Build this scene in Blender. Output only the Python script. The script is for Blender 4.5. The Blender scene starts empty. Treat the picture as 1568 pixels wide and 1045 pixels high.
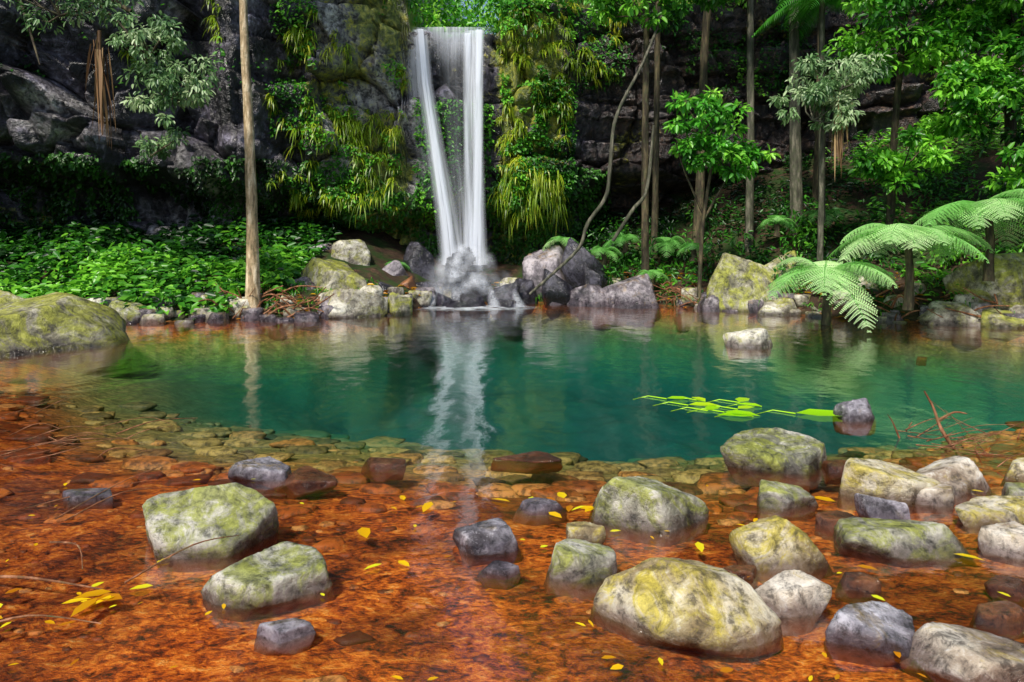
import bpy, bmesh, math
import numpy as np
rng=np.random.default_rng(11)
SC=bpy.context.scene
# ---------------------------------------------------------------- noise
def hsh(i,j,k,s):
    h=(i*374761393+j*668265263+k*1442695041+s*1274126177)&0xffffffff
    h=((h^(h>>13))*1274126177)&0xffffffff
    h=((h^(h>>15))*668265263)&0xffffffff
    return ((h^(h>>16))&0xffff)/65535.0
def vn(p,s=0):
    p=np.asarray(p,float); f=np.floor(p).astype(np.int64); t=p-f; t=t*t*(3-2*t)
    r=0
    for a in (0,1):
        for b in (0,1):
            for c in (0,1):
                w=(t[:,0] if a else 1-t[:,0])*(t[:,1] if b else 1-t[:,1])*(t[:,2] if c else 1-t[:,2])
                r=r+w*hsh(f[:,0]+a,f[:,1]+b,f[:,2]+c,s)
    return r*2-1
def fbm(p,o=4,s=0):
    r=0;a=1.0;p=np.asarray(p,float)
    for i in range(o):
        r=r+a*vn(p*(2.03**i)+i*7.3,s+i); a*=.5
    return r/1.9
def f2(x,y,o=4,s=0):
    sh=np.shape(x)
    p=np.stack([np.ravel(x),np.ravel(y),np.zeros(np.size(x))+.37],1)
    return fbm(p,o,s).reshape(sh)
def worley(x,y,s=0):
    sh=x.shape; x=x.ravel();y=y.ravel()
    fx=np.floor(x).astype(np.int64);fy=np.floor(y).astype(np.int64)
    d1=np.full(x.shape,9.);d2=np.full(x.shape,9.);idv=np.zeros(x.shape)
    gx=np.zeros(x.shape);gy=np.zeros(x.shape)
    for a in (-1,0,1):
        for b in (-1,0,1):
            cx=fx+a;cy=fy+b
            px=cx+.15+.7*hsh(cx,cy,cx*0+1,s);py=cy+.15+.7*hsh(cx,cy,cx*0+2,s)
            d=np.hypot(px-x,py-y); m=d<d1
            d2=np.where(m,d1,np.minimum(d2,d))
            idv=np.where(m,hsh(cx,cy,cx*0+3,s),idv)
            gx=np.where(m,x-px,gx);gy=np.where(m,y-py,gy)
            d1=np.where(m,d,d1)
    return idv.reshape(sh),(d2-d1).reshape(sh),gx.reshape(sh),gy.reshape(sh)
def sst(t):
    t=np.clip(t,0,1); return t*t*(3-2*t)
def nrm(v): return v/np.maximum(np.linalg.norm(v,axis=-1,keepdims=True),1e-9)
# ---------------------------------------------------------------- mesh
def mesh_obj(name,V,Fs,mats,attrs=None,smooth=False,parent=None,uv=None):
    me=bpy.data.meshes.new(name)
    if not isinstance(Fs,list): Fs=[Fs]
    Fs=[f for f in Fs if len(f)]
    V=np.asarray(V,np.float32)
    me.vertices.add(len(V)); me.vertices.foreach_set('co',V.ravel())
    li=np.concatenate([f.ravel() for f in Fs]).astype(np.int32)
    tot=np.concatenate([np.full(len(f),f.shape[1]) for f in Fs])
    st=np.concatenate([[0],np.cumsum(tot)[:-1]]).astype(np.int32)
    me.loops.add(len(li)); me.loops.foreach_set('vertex_index',li)
    me.polygons.add(len(tot)); me.polygons.foreach_set('loop_start',st)
    if smooth: me.polygons.foreach_set('use_smooth',np.ones(len(tot),bool))
    if not isinstance(mats,(list,tuple)): mats=[mats]
    for m in mats: me.materials.append(m)
    me.update(calc_edges=True)
    if attrs:
        for k,a in attrs.items():
            at=me.attributes.new(k,'FLOAT','POINT'); at.data.foreach_set('value',np.asarray(a,np.float32))
    if uv is not None:
        l=me.uv_layers.new(name='UVMap'); l.data.foreach_set('uv',np.asarray(uv,np.float32)[li].ravel())
    ob=bpy.data.objects.new(name,me); SC.collection.objects.link(ob)
    if parent: ob.parent=parent
    return ob
def empty(name):
    e=bpy.data.objects.new(name,None); SC.collection.objects.link(e); return e
def grid_faces(nu,nv):
    i=np.arange(nu-1)[:,None]*nv+np.arange(nv-1)[None]
    return np.stack([i,i+nv,i+nv+1,i+1],-1).reshape(-1,4)
def tube(pts,rad,sides=8,jit=0.0,res=1):
    pts=np.asarray(pts,float); rad=np.asarray(rad,float)*np.ones(len(pts))
    if res>1:
        n=len(pts); t=np.linspace(0,n-1,(n-1)*res+1)
        ptsn=[]
        for k in t:
            i=min(int(k),n-2);u=k-i
            p0=pts[max(i-1,0)];p1=pts[i];p2=pts[i+1];p3=pts[min(i+2,n-1)]
            ptsn.append(.5*((2*p1)+(-p0+p2)*u+(2*p0-5*p1+4*p2-p3)*u*u+(-p0+3*p1-3*p2+p3)*u**3))
        rad=np.interp(t,np.arange(n),rad); pts=np.array(ptsn)
    T=nrm(np.gradient(pts,axis=0))
    ref=np.array([0,1,0.]) if abs(T[0][1])<.8 else np.array([1,0,0.])
    A=nrm(np.cross(T,ref));B=np.cross(T,A)
    a=np.linspace(0,2*np.pi,sides,endpoint=False)
    R=rad[:,None]*(1+jit*rng.uniform(-1,1,(len(pts),sides)))
    V=pts[:,None]+R[...,None]*(np.cos(a)[None,:,None]*A[:,None]+np.sin(a)[None,:,None]*B[:,None])
    n=len(pts);i=np.arange(n-1)[:,None]*sides;j=np.arange(sides)[None]
    F=np.stack([i+j,i+(j+1)%sides,i+sides+(j+1)%sides,i+sides+j],-1).reshape(-1,4)
    return V.reshape(-1,3),F
class Acc:
    def __init__(s): s.V=[];s.F=[];s.R=[];s.n=0
    def add(s,V,F,r=0.5):
        s.V.append(V);s.F.append(F+s.n);s.R.append(np.ones(len(V))*r);s.n+=len(V)
    TL=np.array([(0,0,0),(.3,-.45,.07),(.7,-.36,.05),(1,0,-.12),(.7,.36,.05),(.3,.45,.07)])
    def leaves(s,P,D,N,L,W,r,flat=1.):
        n=len(P); D=nrm(D); S=nrm(np.cross(D,N)); N=np.cross(S,D)
        L=np.ones(n)*L; W=np.ones(n)*W; T=s.TL*np.array([1,1,flat])
        V=P[:,None]+(L[:,None]*T[None,:,0])[...,None]*D[:,None]+(W[:,None]*T[None,:,1])[...,None]*S[:,None]+(L[:,None]*T[None,:,2])[...,None]*N[:,None]
        b=np.arange(n)[:,None]*6
        F=np.concatenate([b+np.array([[0,1,2,3]]),b+np.array([[0,3,4,5]])])
        s.V.append(V.reshape(-1,3));s.F.append(F+s.n);s.R.append(np.repeat(np.ones(n)*r,6));s.n+=n*6
    def blades(s,P,D,L,W,r,droop=.6,seg=4):
        n=len(P);D=nrm(D);L=np.ones(n)*L;W=np.ones(n)*W
        side=nrm(np.cross(D,np.array([0,0,1.]))+rng.normal(0,.25,(n,3)))
        t=np.linspace(0,1,seg+1);w=np.sin(np.pi*(t*.85+.12))**.7*(1-t**3)+.02
        C=P[:,None]+D[:,None]*(L[:,None]*t*(1-.3*t))[...,None]+np.array([0,0,-1.])*((L*droop)[:,None]*t**2)[...,None]
        o=side[:,None]*(W[:,None]*w*.5)[...,None]
        V=np.stack([C-o,C+o],2).reshape(-1,3)
        b=np.arange(n)[:,None]*(2*(seg+1)); k=np.arange(seg)*2
        F=np.stack([b+k,b+k+1,b+k+3,b+k+2],-1).reshape(-1,4)
        s.V.append(V);s.F.append(F+s.n);s.R.append(np.repeat(np.ones(n)*r,2*(seg+1)));s.n+=len(V)
    def clump(s,c,rad,n,L,sh,droop=.3,asp=.5,flat=0):
        u=nrm(rng.normal(0,1,(n,3)));rr=np.asarray(rad)*(rng.uniform(.15,1,(n,1))**.5)
        P=np.asarray(c)+u*rr
        D=u*.7+rng.normal(0,.5,(n,3))+np.array([0,0,-droop])
        N=np.array([0,-.35,1.])+rng.normal(0,.35,(n,3))
        LL=L*rng.uniform(.6,1.25,n)
        s.leaves(P,D,N,LL,LL*asp,np.clip(sh+rng.normal(0,.13,n),0,1))
    def crown(s,c,rad,nc,nl,L,sh=.5,cr=.3,droop=.3,asp=.5,shv=.2):
        c=np.asarray(c,float);rad=np.asarray(rad,float);cs=[]
        for i in range(nc):
            u=nrm(rng.normal(0,1,3))*rng.uniform(.3,1)**.6
            p=c+u*rad; cs.append(p)
            s.clump(p,rad.mean()*cr*rng.uniform(.6,1.3)*np.array([1.2,1.2,.7]),nl,L,np.clip(sh+rng.normal(0,shv),0.02,.98),droop,asp)
        return cs
    def build(s,name,mats,parent=None,smooth=False):
        return mesh_obj(name,np.concatenate(s.V),np.concatenate(s.F),mats,{'rnd':np.concatenate(s.R)},smooth,parent)
# ---------------------------------------------------------------- materials
class NT:
    def __init__(s,name):
        s.m=bpy.data.materials.new(name);s.m.use_nodes=True;s.t=s.m.node_tree;s.t.nodes.clear()
        s.out=s.n('ShaderNodeOutputMaterial')
    def n(s,ty,ins=None,**kw):
        nd=s.t.nodes.new(ty)
        for k,v in kw.items(): setattr(nd,k,v)
        if ins:
            for k,v in ins.items():
                if isinstance(v,bpy.types.NodeSocket): s.t.links.new(v,nd.inputs[k])
                elif v is not None: nd.inputs[k].default_value=v
        return nd
    def ramp(s,fac,stops,interp='LINEAR'):
        r=s.n('ShaderNodeValToRGB',{'Fac':fac});cr=r.color_ramp;cr.interpolation=interp
        while len(cr.elements)<len(stops): cr.elements.new(.5)
        for e,(p,c) in zip(cr.elements,stops):
            e.position=p;e.color=(c,c,c,1) if isinstance(c,(int,float)) else (*c,1)
        return r.outputs['Color']
    def mix(s,f,a,b,mode='MIX'):
        x=s.n('ShaderNodeMix',data_type='RGBA',blend_type=mode)
        for k,v in ((0,f),(6,a),(7,b)):
            if isinstance(v,bpy.types.NodeSocket): s.t.links.new(v,x.inputs[k])
            else: x.inputs[k].default_value=v if k==0 else ((*v,1) if len(v)==3 else v)
        return x.outputs[2]
    def math(s,op,a,b=0.0,clamp=False):
        x=s.n('ShaderNodeMath',{0:a,1:b},operation=op,use_clamp=clamp);return x.outputs[0]
    def noise(s,vec,scale,det=4,rough=.55,dist=0.0):
        return s.n('ShaderNodeTexNoise',{'Vector':vec,'Scale':scale,'Detail':det,'Roughness':rough,'Distortion':dist}).outputs['Fac']
    def pos(s): return s.n('ShaderNodeNewGeometry').outputs['Position']
    def sep(s,v): return s.n('ShaderNodeSeparateXYZ',{0:v}).outputs
    def scl(s,v,sc): return s.n('ShaderNodeMapping',{'Vector':v,'Scale':sc}).outputs[0]
    def attr(s,name): return s.n('ShaderNodeAttribute',attribute_name=name).outputs['Fac']
    def maprange(s,v,a,b,c=0.,d=1.):
        return s.n('ShaderNodeMapRange',{0:v,1:a,2:b,3:c,4:d}).outputs[0]
    def bump(s,h,st,dist): return s.n('ShaderNodeBump',{'Height':h,'Strength':st,'Distance':dist}).outputs[0]
    def bsdf(s,col,rough,nor=None,spec=.5,**kw):
        i={'Base Color':col if isinstance(col,bpy.types.NodeSocket) else (*col,1),'Roughness':rough,'Specular IOR Level':spec}
        if nor is not None: i['Normal']=nor
        return s.n('ShaderNodeBsdfPrincipled',i).outputs[0]
    def done(s,sh,disp=None):
        s.t.links.new(sh,s.out.inputs['Surface']);return s.m
def leaf_mat(name,dark,mid,light,trans=.35,rough=.38):
    t=NT(name);r=t.attr('rnd')
    c=t.ramp(r,[(0,dark),(.5,mid),(1,light)])
    b=t.bsdf(c,rough,spec=.5)
    tr=t.n('ShaderNodeBsdfTranslucent',{'Color':c}).outputs[0]
    return t.done(t.n('ShaderNodeMixShader',{0:trans,1:b,2:tr}).outputs[0])
def rock_mat(name,c1,c2,c3,moss,mossamt,rough=.7,wet=.06,sc=1.0,under=(.22,.055,.010)):
    t=NT(name);p=t.pos();z=t.sep(p)[2]
    nb=t.noise(p,2.6*sc,4,.6,.8);nf=t.noise(p,15*sc,7,.78,.3)
    c=t.ramp(nb,[(.34,c1),(.48,c2),(.62,c3)])
    c=t.mix(t.ramp(nf,[(.38,1.),(.51,0.)]),c,t.mix(.8,c,tuple(x*.15 for x in c1)))
    c=t.mix(t.ramp(nf,[(.54,0.),(.66,.6)]),c,tuple(min(.85,x*1.35) for x in c3))
    nz=t.sep(t.n('ShaderNodeNewGeometry').outputs['Normal'])[2]
    n5=t.noise(p,4.8*sc,6,.78,1.1)
    ml=t.math('ADD',t.math('MULTIPLY',n5,1.2),t.math('MULTIPLY',nz,.07))
    mm=t.ramp(ml,[(.82-mossamt*.5,0.),(.96-mossamt*.5,1.)])
    mc=t.mix(t.ramp(nf,[(.35,0.),(.65,1.)]),tuple(x*.2 for x in moss),tuple(min(1,x*1.9) for x in moss))
    c=t.mix(t.math('MULTIPLY',mm,.82),c,mc)
    zz=t.math('ADD',z,t.math('MULTIPLY',t.math('SUBTRACT',n5,.5),wet*2.4))
    wetf=t.maprange(zz,wet*.4,wet*1.3,1.,0.)
    c=t.mix(wetf,c,t.mix(1.,c,(.34,.30,.32),'MULTIPLY'))
    uf=t.maprange(z,-.05,0.0,1.,0.)
    c=t.mix(t.math('MULTIPLY',uf,.92),c,t.mix(nf,tuple(x*.25 for x in under),tuple(x*1.6 for x in under)))
    nr=t.bump(nf,.8,.03/sc)
    rg=t.maprange(wetf,0,1,rough,.08)
    return t.done(t.bsdf(c,rg,nr,.7))
M={}
M['mossrock']=rock_mat('mossy_stone',(.11,.11,.075),(.32,.31,.23),(.62,.59,.51),(.20,.22,.012),.50)
M['cream']=rock_mat('cream_stone',(.26,.19,.13),(.54,.45,.34),(.78,.71,.60),(.32,.23,.015),.24)
M['gold']=rock_mat('golden_stone',(.24,.17,.07),(.50,.41,.22),(.74,.67,.52),(.36,.29,.012),.42)
M['grey']=rock_mat('wet_grey_stone',(.07,.062,.07),(.25,.235,.27),(.62,.60,.66),(.18,.12,.03),.24,rough=.2)
M['brown']=rock_mat('brown_stone',(.10,.035,.012),(.24,.08,.022),(.36,.15,.055),(.14,.08,.02),.2,rough=.3)
M['dark']=rock_mat('wet_dark_stone',(.012,.010,.014),(.032,.030,.040),(.10,.095,.125),(.05,.07,.02),.14,rough=.18,wet=.3,sc=.6)
M['far']=rock_mat('pale_bank_stone',(.10,.08,.06),(.38,.34,.26),(.74,.70,.58),(.26,.26,.02),.38,wet=.10,sc=.6)
M['farmoss']=rock_mat('mossy_bank_stone',(.06,.05,.035),(.24,.22,.14),(.58,.54,.43),(.26,.27,.012),.54,wet=.10,sc=.5)
M['lav']=rock_mat('lavender_bank_stone',(.04,.033,.036),(.16,.135,.155),(.48,.43,.45),(.20,.12,.03),.26,rough=.28,wet=.2,sc=.6)
# ---------------------------------------------------------------- terrain
def shore(x): return np.interp(x,[-14,-7.7,-4.9,-3.6,-2.4,-1.6,0.2,1.2,3.5,5.5,7,9,14],[11.5,12.5,13.0,13.3,14.2,16.4,16.8,16.4,15.9,14.2,12.8,12.0,10.5])
def TT(x,y):
    t=y-shore(x)
    xr=np.interp(y,[-5,3,5,6.2,8,12],[3.2,3.5,4.1,5.6,7.8,10.5]); xl=np.interp(y,[-5,3,5.5,8,12],[-3.6,-3.9,-4.9,-6.6,-8.9])
    s=np.maximum(x-xr,xl-x)
    return np.maximum(np.maximum(t,s),-1.2-y)
def H(x,y):
    x=np.asarray(x,float);y=np.asarray(y,float)
    t=TT(x,y)
    yN=np.interp(x,[-6,-3,-1,1,3,5],[5.4,5.0,4.7,4.5,4.6,4.9])
    near=.15*sst((y-yN+1.0)/2.2)+.85*sst((y-yN-.6)/np.interp(x,[-6,-2,1],[8.5,6.4,5.0]))
    n=f2(x*.9,y*.9,3,5)
    depth=.065+.035*n+.015*f2(x*5,y*5,3,15)+1.75*near*(1+.15*n)*np.interp(x,[-7,-4.6,-3],[.25,.6,1.])
    zin=-depth*sst(-t/2.0)**.8
    sl=np.interp(x,[-14,-4,-2.5,0,2,5,8,14],[.30,.30,.22,.25,.38,.42,.5,.7])
    tp=np.maximum(t,0)
    zo=sl*tp+.12*sst(tp/.4)+np.minimum(tp,1)*.12*f2(x*1.3,y*1.3,4,9)
    zo=np.where(zo>9,9+(zo-9)*.1,zo)
    return np.where(t>0,zo,zin)
u=np.linspace(-1,1,400); gx=np.sign(u)*(np.abs(u)*12+np.maximum(np.abs(u)-.8,0)**2*1200)
v=np.linspace(0,1,440); gy=-6+v*4+v**1.5*24; gy=np.concatenate([[-45,-25,-12],gy,[26,32,45,60]])
X,Y=np.meshgrid(gx,gy,indexing='ij');Z=H(X,Y)
t=NT('ground_bed');p=t.pos();z=t.sep(p)[2]
n1=t.noise(p,1.3,3,.6,.6);n2=t.noise(t.scl(p,(1,1.7,1)),6,5,.72,.9);n3=t.noise(t.scl(p,(1,1.6,1)),28,4,.7,.4)
nn_=t.math('ADD',t.math('MULTIPLY',n2,.55),t.math('MULTIPLY',n3,.45))
orange=t.ramp(nn_,[(.39,(.045,.012,.003)),(.455,(.27,.046,.006)),(.52,(.64,.135,.010)),(.59,(.90,.30,.035)),(.68,(.92,.57,.22))])
orange=t.mix(t.ramp(n1,[(.40,.85),(.56,0.)]),orange,t.mix(1.,orange,(.34,.27,.26),'MULTIPLY'))
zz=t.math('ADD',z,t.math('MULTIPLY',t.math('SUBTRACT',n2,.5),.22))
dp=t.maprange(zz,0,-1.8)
deep=t.ramp(dp,[(.0,(.38,.17,.035)),(.12,(.36,.22,.055)),(.22,(.22,.22,.065)),(.34,(.07,.17,.07)),(.5,(.010,.16,.09)),(.75,(.001,.14,.10)),(1.,(.001,.10,.085))])  # water's olive-to-teal absorption with depth, painted into the bed colour
deep=t.mix(t.maprange(dp,.55,.1,0.1,.85),deep,t.mix(1.,deep,t.ramp(nn_,[(.4,.15),(.5,.8),(.6,2.2)]),'MULTIPLY'))  # caustic light variation painted on by noise, fading with depth
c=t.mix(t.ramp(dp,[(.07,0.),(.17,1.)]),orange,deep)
soil=t.ramp(n2,[(.3,(.012,.009,.006)),(.55,(.06,.036,.022)),(.72,(.18,.10,.055))])
soil=t.mix(t.ramp(n1,[(.45,0.),(.6,.8)]),soil,(.02,.06,.010))
c=t.mix(t.maprange(z,-.06,.03),c,soil)
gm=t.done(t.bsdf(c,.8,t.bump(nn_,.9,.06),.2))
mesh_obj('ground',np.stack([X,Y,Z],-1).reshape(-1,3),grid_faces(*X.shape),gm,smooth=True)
# ---------------------------------------------------------------- water
t=NT('pool_water_surface');p=t.pos()
w1=t.noise(t.scl(p,(1.,.6,1)),2.4,2,.5);w2=t.noise(t.scl(p,(.8,1,1)),10,3,.55)
h=t.math('ADD',w1,t.math('MULTIPLY',w2,.18))
nr=t.bump(h,.18,.08)
fr=t.n('ShaderNodeFresnel',{'IOR':1.46,'Normal':nr}).outputs[0]
fr=t.math('ADD',t.math('MULTIPLY',fr,1.15),.03,True)
gl=t.n('ShaderNodeBsdfGlossy',{'Color':(1,1,1,1),'Roughness':.10,'Normal':nr}).outputs[0]
tr=t.n('ShaderNodeBsdfTransparent',{'Color':(.96,.99,.97,1)}).outputs[0]
wm=t.done(t.n('ShaderNodeMixShader',{0:fr,1:tr,2:gl}).outputs[0])
mesh_obj('pool_water',[(-16,-5,0),(16,-5,0),(16,19,0),(-16,19,0)],np.array([[0,1,2,3]]),wm)
# ---------------------------------------------------------------- cliff
def topz(x): return np.interp(x,[-18,-7,-3.6,-2.9,-2.7,-.35,-.1,1,4,10,18],[11,10.5,9.2,8.4,7.0,7.0,7.4,7.7,8.2,9.,10])
def cliffY(x,z):
    b=np.interp(x,[-24,-16,-12,-8,-5,-3.2,-2.7,-.3,.1,1.5,3,8,12,18,26],[6,12.5,14.6,16.2,17.0,17.6,18.1,18.1,17.6,18.2,19.2,19.6,18.4,15.5,8])
    cut=np.interp(x,[-18,-9,-5.6,-4,-1,1,2.5,6,18],[3.5,3.4,3.0,2.3,2.6,2.3,3.4,3.6,3.5])+.35*f2(x*.8,z*0,3,31)
    rec=sst((cut-z)/.7)*(1.7+.5*f2(x*.5,z*.7,3,3))
    rec*=1-.6*sst((1.6-z)/2.)
    idv,e,gx_,gz_=worley(x*.62+.25*f2(x,z,2,8),z*.55+.2*f2(x,z,2,9),3)
    id2,e2,gx2,gz2=worley(x*1.7+.3*f2(x*2,z*2,2,8),z*1.4,13)
    col,ec,_,_=worley(x*3.2,z*.35,23)
    colm=sst(1-np.abs(x+6.6)/1.1)*sst((z-3.2)/.6)
    blk=(idv-.5)*1.2+ (gx_*(idv*5.3%1-.5)+gz_*(idv*9.7%1-.2))*1.3 +.35*(id2-.5)+.5*(gz2*(id2*7.1%1-.3)+gx2*(id2*3.3%1-.5))
    crack=.35*np.exp(-e/.05)+.12*np.exp(-e2/.05)
    amp=np.interp(x,[-18,-5.6,-4,2,4,18],[1.25,1.2,.6,.5,.8,1.])
    y=b+rec-amp*blk*(1-.7*colm)+crack*(1-colm)+colm*(-.7+.35*(col-.5)+.2*np.exp(-ec/.07))
    y+= .14*f2(x*1.2,z*1.2,5,41)+.05*f2(x*6,z*6,3,42)
    y-= np.interp(x,[-18,-6,-3,1,3,18],[.10,.06,.0,.0,.0,.0])*np.maximum(z-3.5,0)
    s=sst((x-1.5)/1.5); y+=s*.22*(np.floor(z*1.6+.8*f2(x*.3,z*.1,2,6))%2)
    return y
xs=np.linspace(-20,22,760);vs=np.linspace(0,1,260)
X,Vv=np.meshgrid(xs,vs,indexing='ij');Zt=topz(X)+.25*f2(X*1.3,X*0,3,77)*(np.abs(X+1.5)>1.4)
Z=-.4+(Zt+.4)*Vv; Y=cliffY(X,Z)
moss=np.clip(.42+.75*f2(X*.9,Z*.9,4,50)+np.interp(X,[-18,-7,-5.6,-4.8,-2.8,-2.5,-.5,-.2,1.2,2.2,10],[-.25,-.3,-.25,.22,.22,-.1,-.1,.35,.3,-.25,-.25])+sst((3.2-Z)/1.)*.25*(X<-1),0,1)
moss=np.where((X<-5.3)&(Z>3.5),moss*.3,moss)
tone=np.clip(.5+.6*f2(X*.7,Z*1.5,3,51)+np.interp(X,[-18,-5,-4.4,-2.9,-2,2,8],[.05,.05,.6,.6,0,-.15,-.2]),0,1)
k=34;sb=np.linspace(.02,1,k)**1.5*26
Xh=np.repeat(xs[:,None],k,1);ch=sst((np.abs(Xh+1.5)-1.1)/1.5)
Yh=Y[:,-1:]+sb[None];Zh=Z[:,-1:]+sb[None]*(.08+.55*ch*sst(sb/3)[None])+.5*ch*f2(Xh*.5,Yh*.5,3,60)*sst(sb/2)[None]
Xa=np.concatenate([X,Xh],1);Ya=np.concatenate([Y,Yh],1);Za=np.concatenate([Z,Zh],1)
tonea=np.concatenate([tone,Xh*0+.4],1);mossa=np.concatenate([moss,Xh*0+.85],1)
t=NT('cliff_rock');p=t.pos()
nb=t.noise(p,1.1,4,.6,.5);nf=t.noise(p,6,5,.72,.3);nv=t.noise(t.scl(p,(3.5,3.5,.35)),1.5,3,.6)
tn=t.attr('tone')
c=t.ramp(t.math('ADD',t.math('MULTIPLY',nb,.6),t.math('MULTIPLY',nf,.45)),[(.42,(.005,.0045,.006)),(.53,(.030,.026,.034)),(.60,(.12,.105,.14)),(.69,(.46,.43,.55))])
x_=t.sep(p)[0]
c=t.mix(t.math('MULTIPLY',t.maprange(x_,1.,3.),.8),c,t.ramp(nf,[(.38,(.006,.004,.003)),(.54,(.05,.028,.017)),(.68,(.30,.17,.09))]))
c=t.mix(t.maprange(tn,.6,1.,0,.85),c,t.mix(t.ramp(nf,[(.4,0.),(.60,1.)]),(.06,.055,.05),(.92,.88,.84)))
c=t.mix(t.ramp(nv,[(.42,.7),(.58,0.)]),c,t.mix(1.,c,(.3,.28,.34),'MULTIPLY'))
mo=t.math('ADD',t.attr('moss'),t.math('MULTIPLY',t.math('SUBTRACT',nf,.5),1.2))
mc=t.ramp(nf,[(.3,(.02,.04,.004)),(.5,(.14,.18,.010)),(.62,(.46,.44,.03)),(.74,(.70,.58,.06))])
c=t.mix(t.ramp(mo,[(.5,0.),(.72,.92)]),c,mc)
cm=t.done(t.bsdf(c,.30,t.bump(nf,.85,.18),.75))
mesh_obj('rock_cliff',np.stack([Xa,Ya,Za],-1).reshape(-1,3),grid_faces(*Xa.shape),cm,{'moss':mossa.ravel(),'tone':tonea.ravel()},smooth=True)
def CY(x,z): return cliffY(np.asarray(x,float),np.asarray(z,float))
# ---------------------------------------------------------------- rocks
ICO={}
def ico(s):
    if s not in ICO:
        bm=bmesh.new();bmesh.ops.create_icosphere(bm,subdivisions=s,radius=1)
        V=np.array([v.co[:] for v in bm.verts]);F=np.array([[v.index for v in f.verts] for f in bm.faces]);bm.free();ICO[s]=(nrm(V),F)
    return ICO[s]
def rock_geo(w,d,h,seed,e=None,rot=0,sub=4,pw=44,npl=14,slope=(0,0),rough=1.,hmin=.62):
    U,F=ico(sub);r=np.random.default_rng(seed)
    n=nrm(r.normal(0,1,(npl,3))*np.array([1,1,.8]));hh=r.uniform(hmin,1.,npl)
    top=nrm(np.array([[slope[0],slope[1],1.]]));n=np.vstack([n,top,[[0,0,-1]]]);hh=np.append(hh,[.55,.6])
    q=np.maximum(U@n.T/hh,0)**pw
    rr=1/np.maximum(q.sum(1),1e-8)**(1/pw);rr=np.minimum(rr,1.25)
    rr*=1+rough*(.05*fbm(U*1.6+seed,3,seed)+.04*fbm(U*6+seed,4,seed+3)+.018*fbm(U*18,2,seed+9))
    P=U*rr[:,None]
    ca,sa=math.cos(rot),math.sin(rot);P=np.stack([P[:,0]*ca-P[:,1]*sa,P[:,0]*sa+P[:,1]*ca,P[:,2]],1)
    lo,hi=P.min(0),P.max(0)
    if e is None:e=max(.1,.8*h)
    P=(P-(lo+hi)/2)/(hi-lo)*np.array([w,d,h+e]);P[:,2]+=(h-e)/2
    return P,F
def rock(name,x,y,w,d,h,seed,mat,z=0,**kw):
    V,F=rock_geo(w,d,h,seed,**kw)
    ob=mesh_obj(name,V,F,M[mat],smooth=True);ob.location=(x,y,z);return ob
fore=[ # x,y,w,d,h,mat,slope,seed
(-1.53,3.45,.66,.46,.25,'mossrock',(.25,-.35),2101),(-1.04,2.95,.54,.34,.13,'mossrock',(0,-.15),107),(-.87,2.62,.24,.16,.045,'grey',(0,0),114),
(-1.62,4.42,.42,.30,.09,'grey',(-.2,-.1),121),(-2.49,4.03,.36,.18,.03,'grey',(0,0),128),(-.87,4.62,.32,.24,.03,'brown',(0,0),135),
(-.12,3.38,.35,.26,.11,'grey',(0,-.1),142),(-.06,3.12,.20,.12,.025,'grey',(0,0),149),(.73,3.75,.71,.50,.24,'mossrock',(.35,-.25),156),
(.31,3.12,.35,.28,.12,'mossrock',(0,-.2),163),(.68,2.78,.74,.58,.20,'gold',(-.1,-.40),1172),(1.28,3.28,.46,.36,.19,'gold',(.2,-.15),177),
(1.14,2.83,.33,.24,.13,'cream',(.1,-.2),184),(1.76,4.6,.76,.42,.19,'mossrock',(.2,-.1),191),(1.57,3.92,.38,.24,.11,'mossrock',(.3,-.1),198),
(2.25,4.05,.62,.38,.19,'gold',(.1,-.2),205),(2.04,3.74,.26,.2,.11,'grey',(.1,-.2),212),(2.68,4.2,.55,.36,.16,'cream',(.4,-.1),219),
(1.93,3.38,.66,.32,.11,'mossrock',(0,-.1),226),(2.62,3.72,.50,.28,.10,'gold',(.1,-.1),233),(2.42,3.3,.28,.2,.12,'cream',(0,-.1),240),
(1.36,2.58,.36,.24,.11,'grey',(.2,-.2),247),(1.65,2.42,.48,.28,.10,'cream',(.2,-.2),254),(1.94,2.72,.24,.14,.045,'brown',(0,0),261),
(2.92,5.82,.33,.26,.17,'grey',(.2,-.2),268),(3.4,9.8,.70,.5,.25,'far',(.1,-.1),275),(.37,3.42,.2,.16,.08,'gold',(0,0),282),(.15,3.85,.32,.16,.035,'grey',(0,0),289),
(-1.28,4.32,.40,.34,.045,'brown',(.2,0),296),(3.35,4.3,.5,.3,.11,'gold',(0,0),310),(2.15,2.95,.2,.15,.03,'brown',(0,0),317),
(1.72,3.62,.22,.14,.05,'brown',(0,0),331),(2.42,3.95,.26,.18,.10,'cream',(0,-.1),333),(1.02,3.08,.18,.12,.03,'brown',(0,0),335),(1.5,2.98,.18,.13,.04,'brown',(0,0),337),(2.95,3.95,.3,.2,.08,'mossrock',(0,0),339),(2.2,4.5,.3,.2,.04,'brown',(0,0),343),(.1,4.75,.5,.25,.008,'brown',(0,0),347)]
for i,(x,y,w,d,h,m,sl,sd) in enumerate(fore):
    rock('river_rock',x,y,w,d,h,sd,m,sub=5,slope=sl,rot=i*.9)
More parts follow.
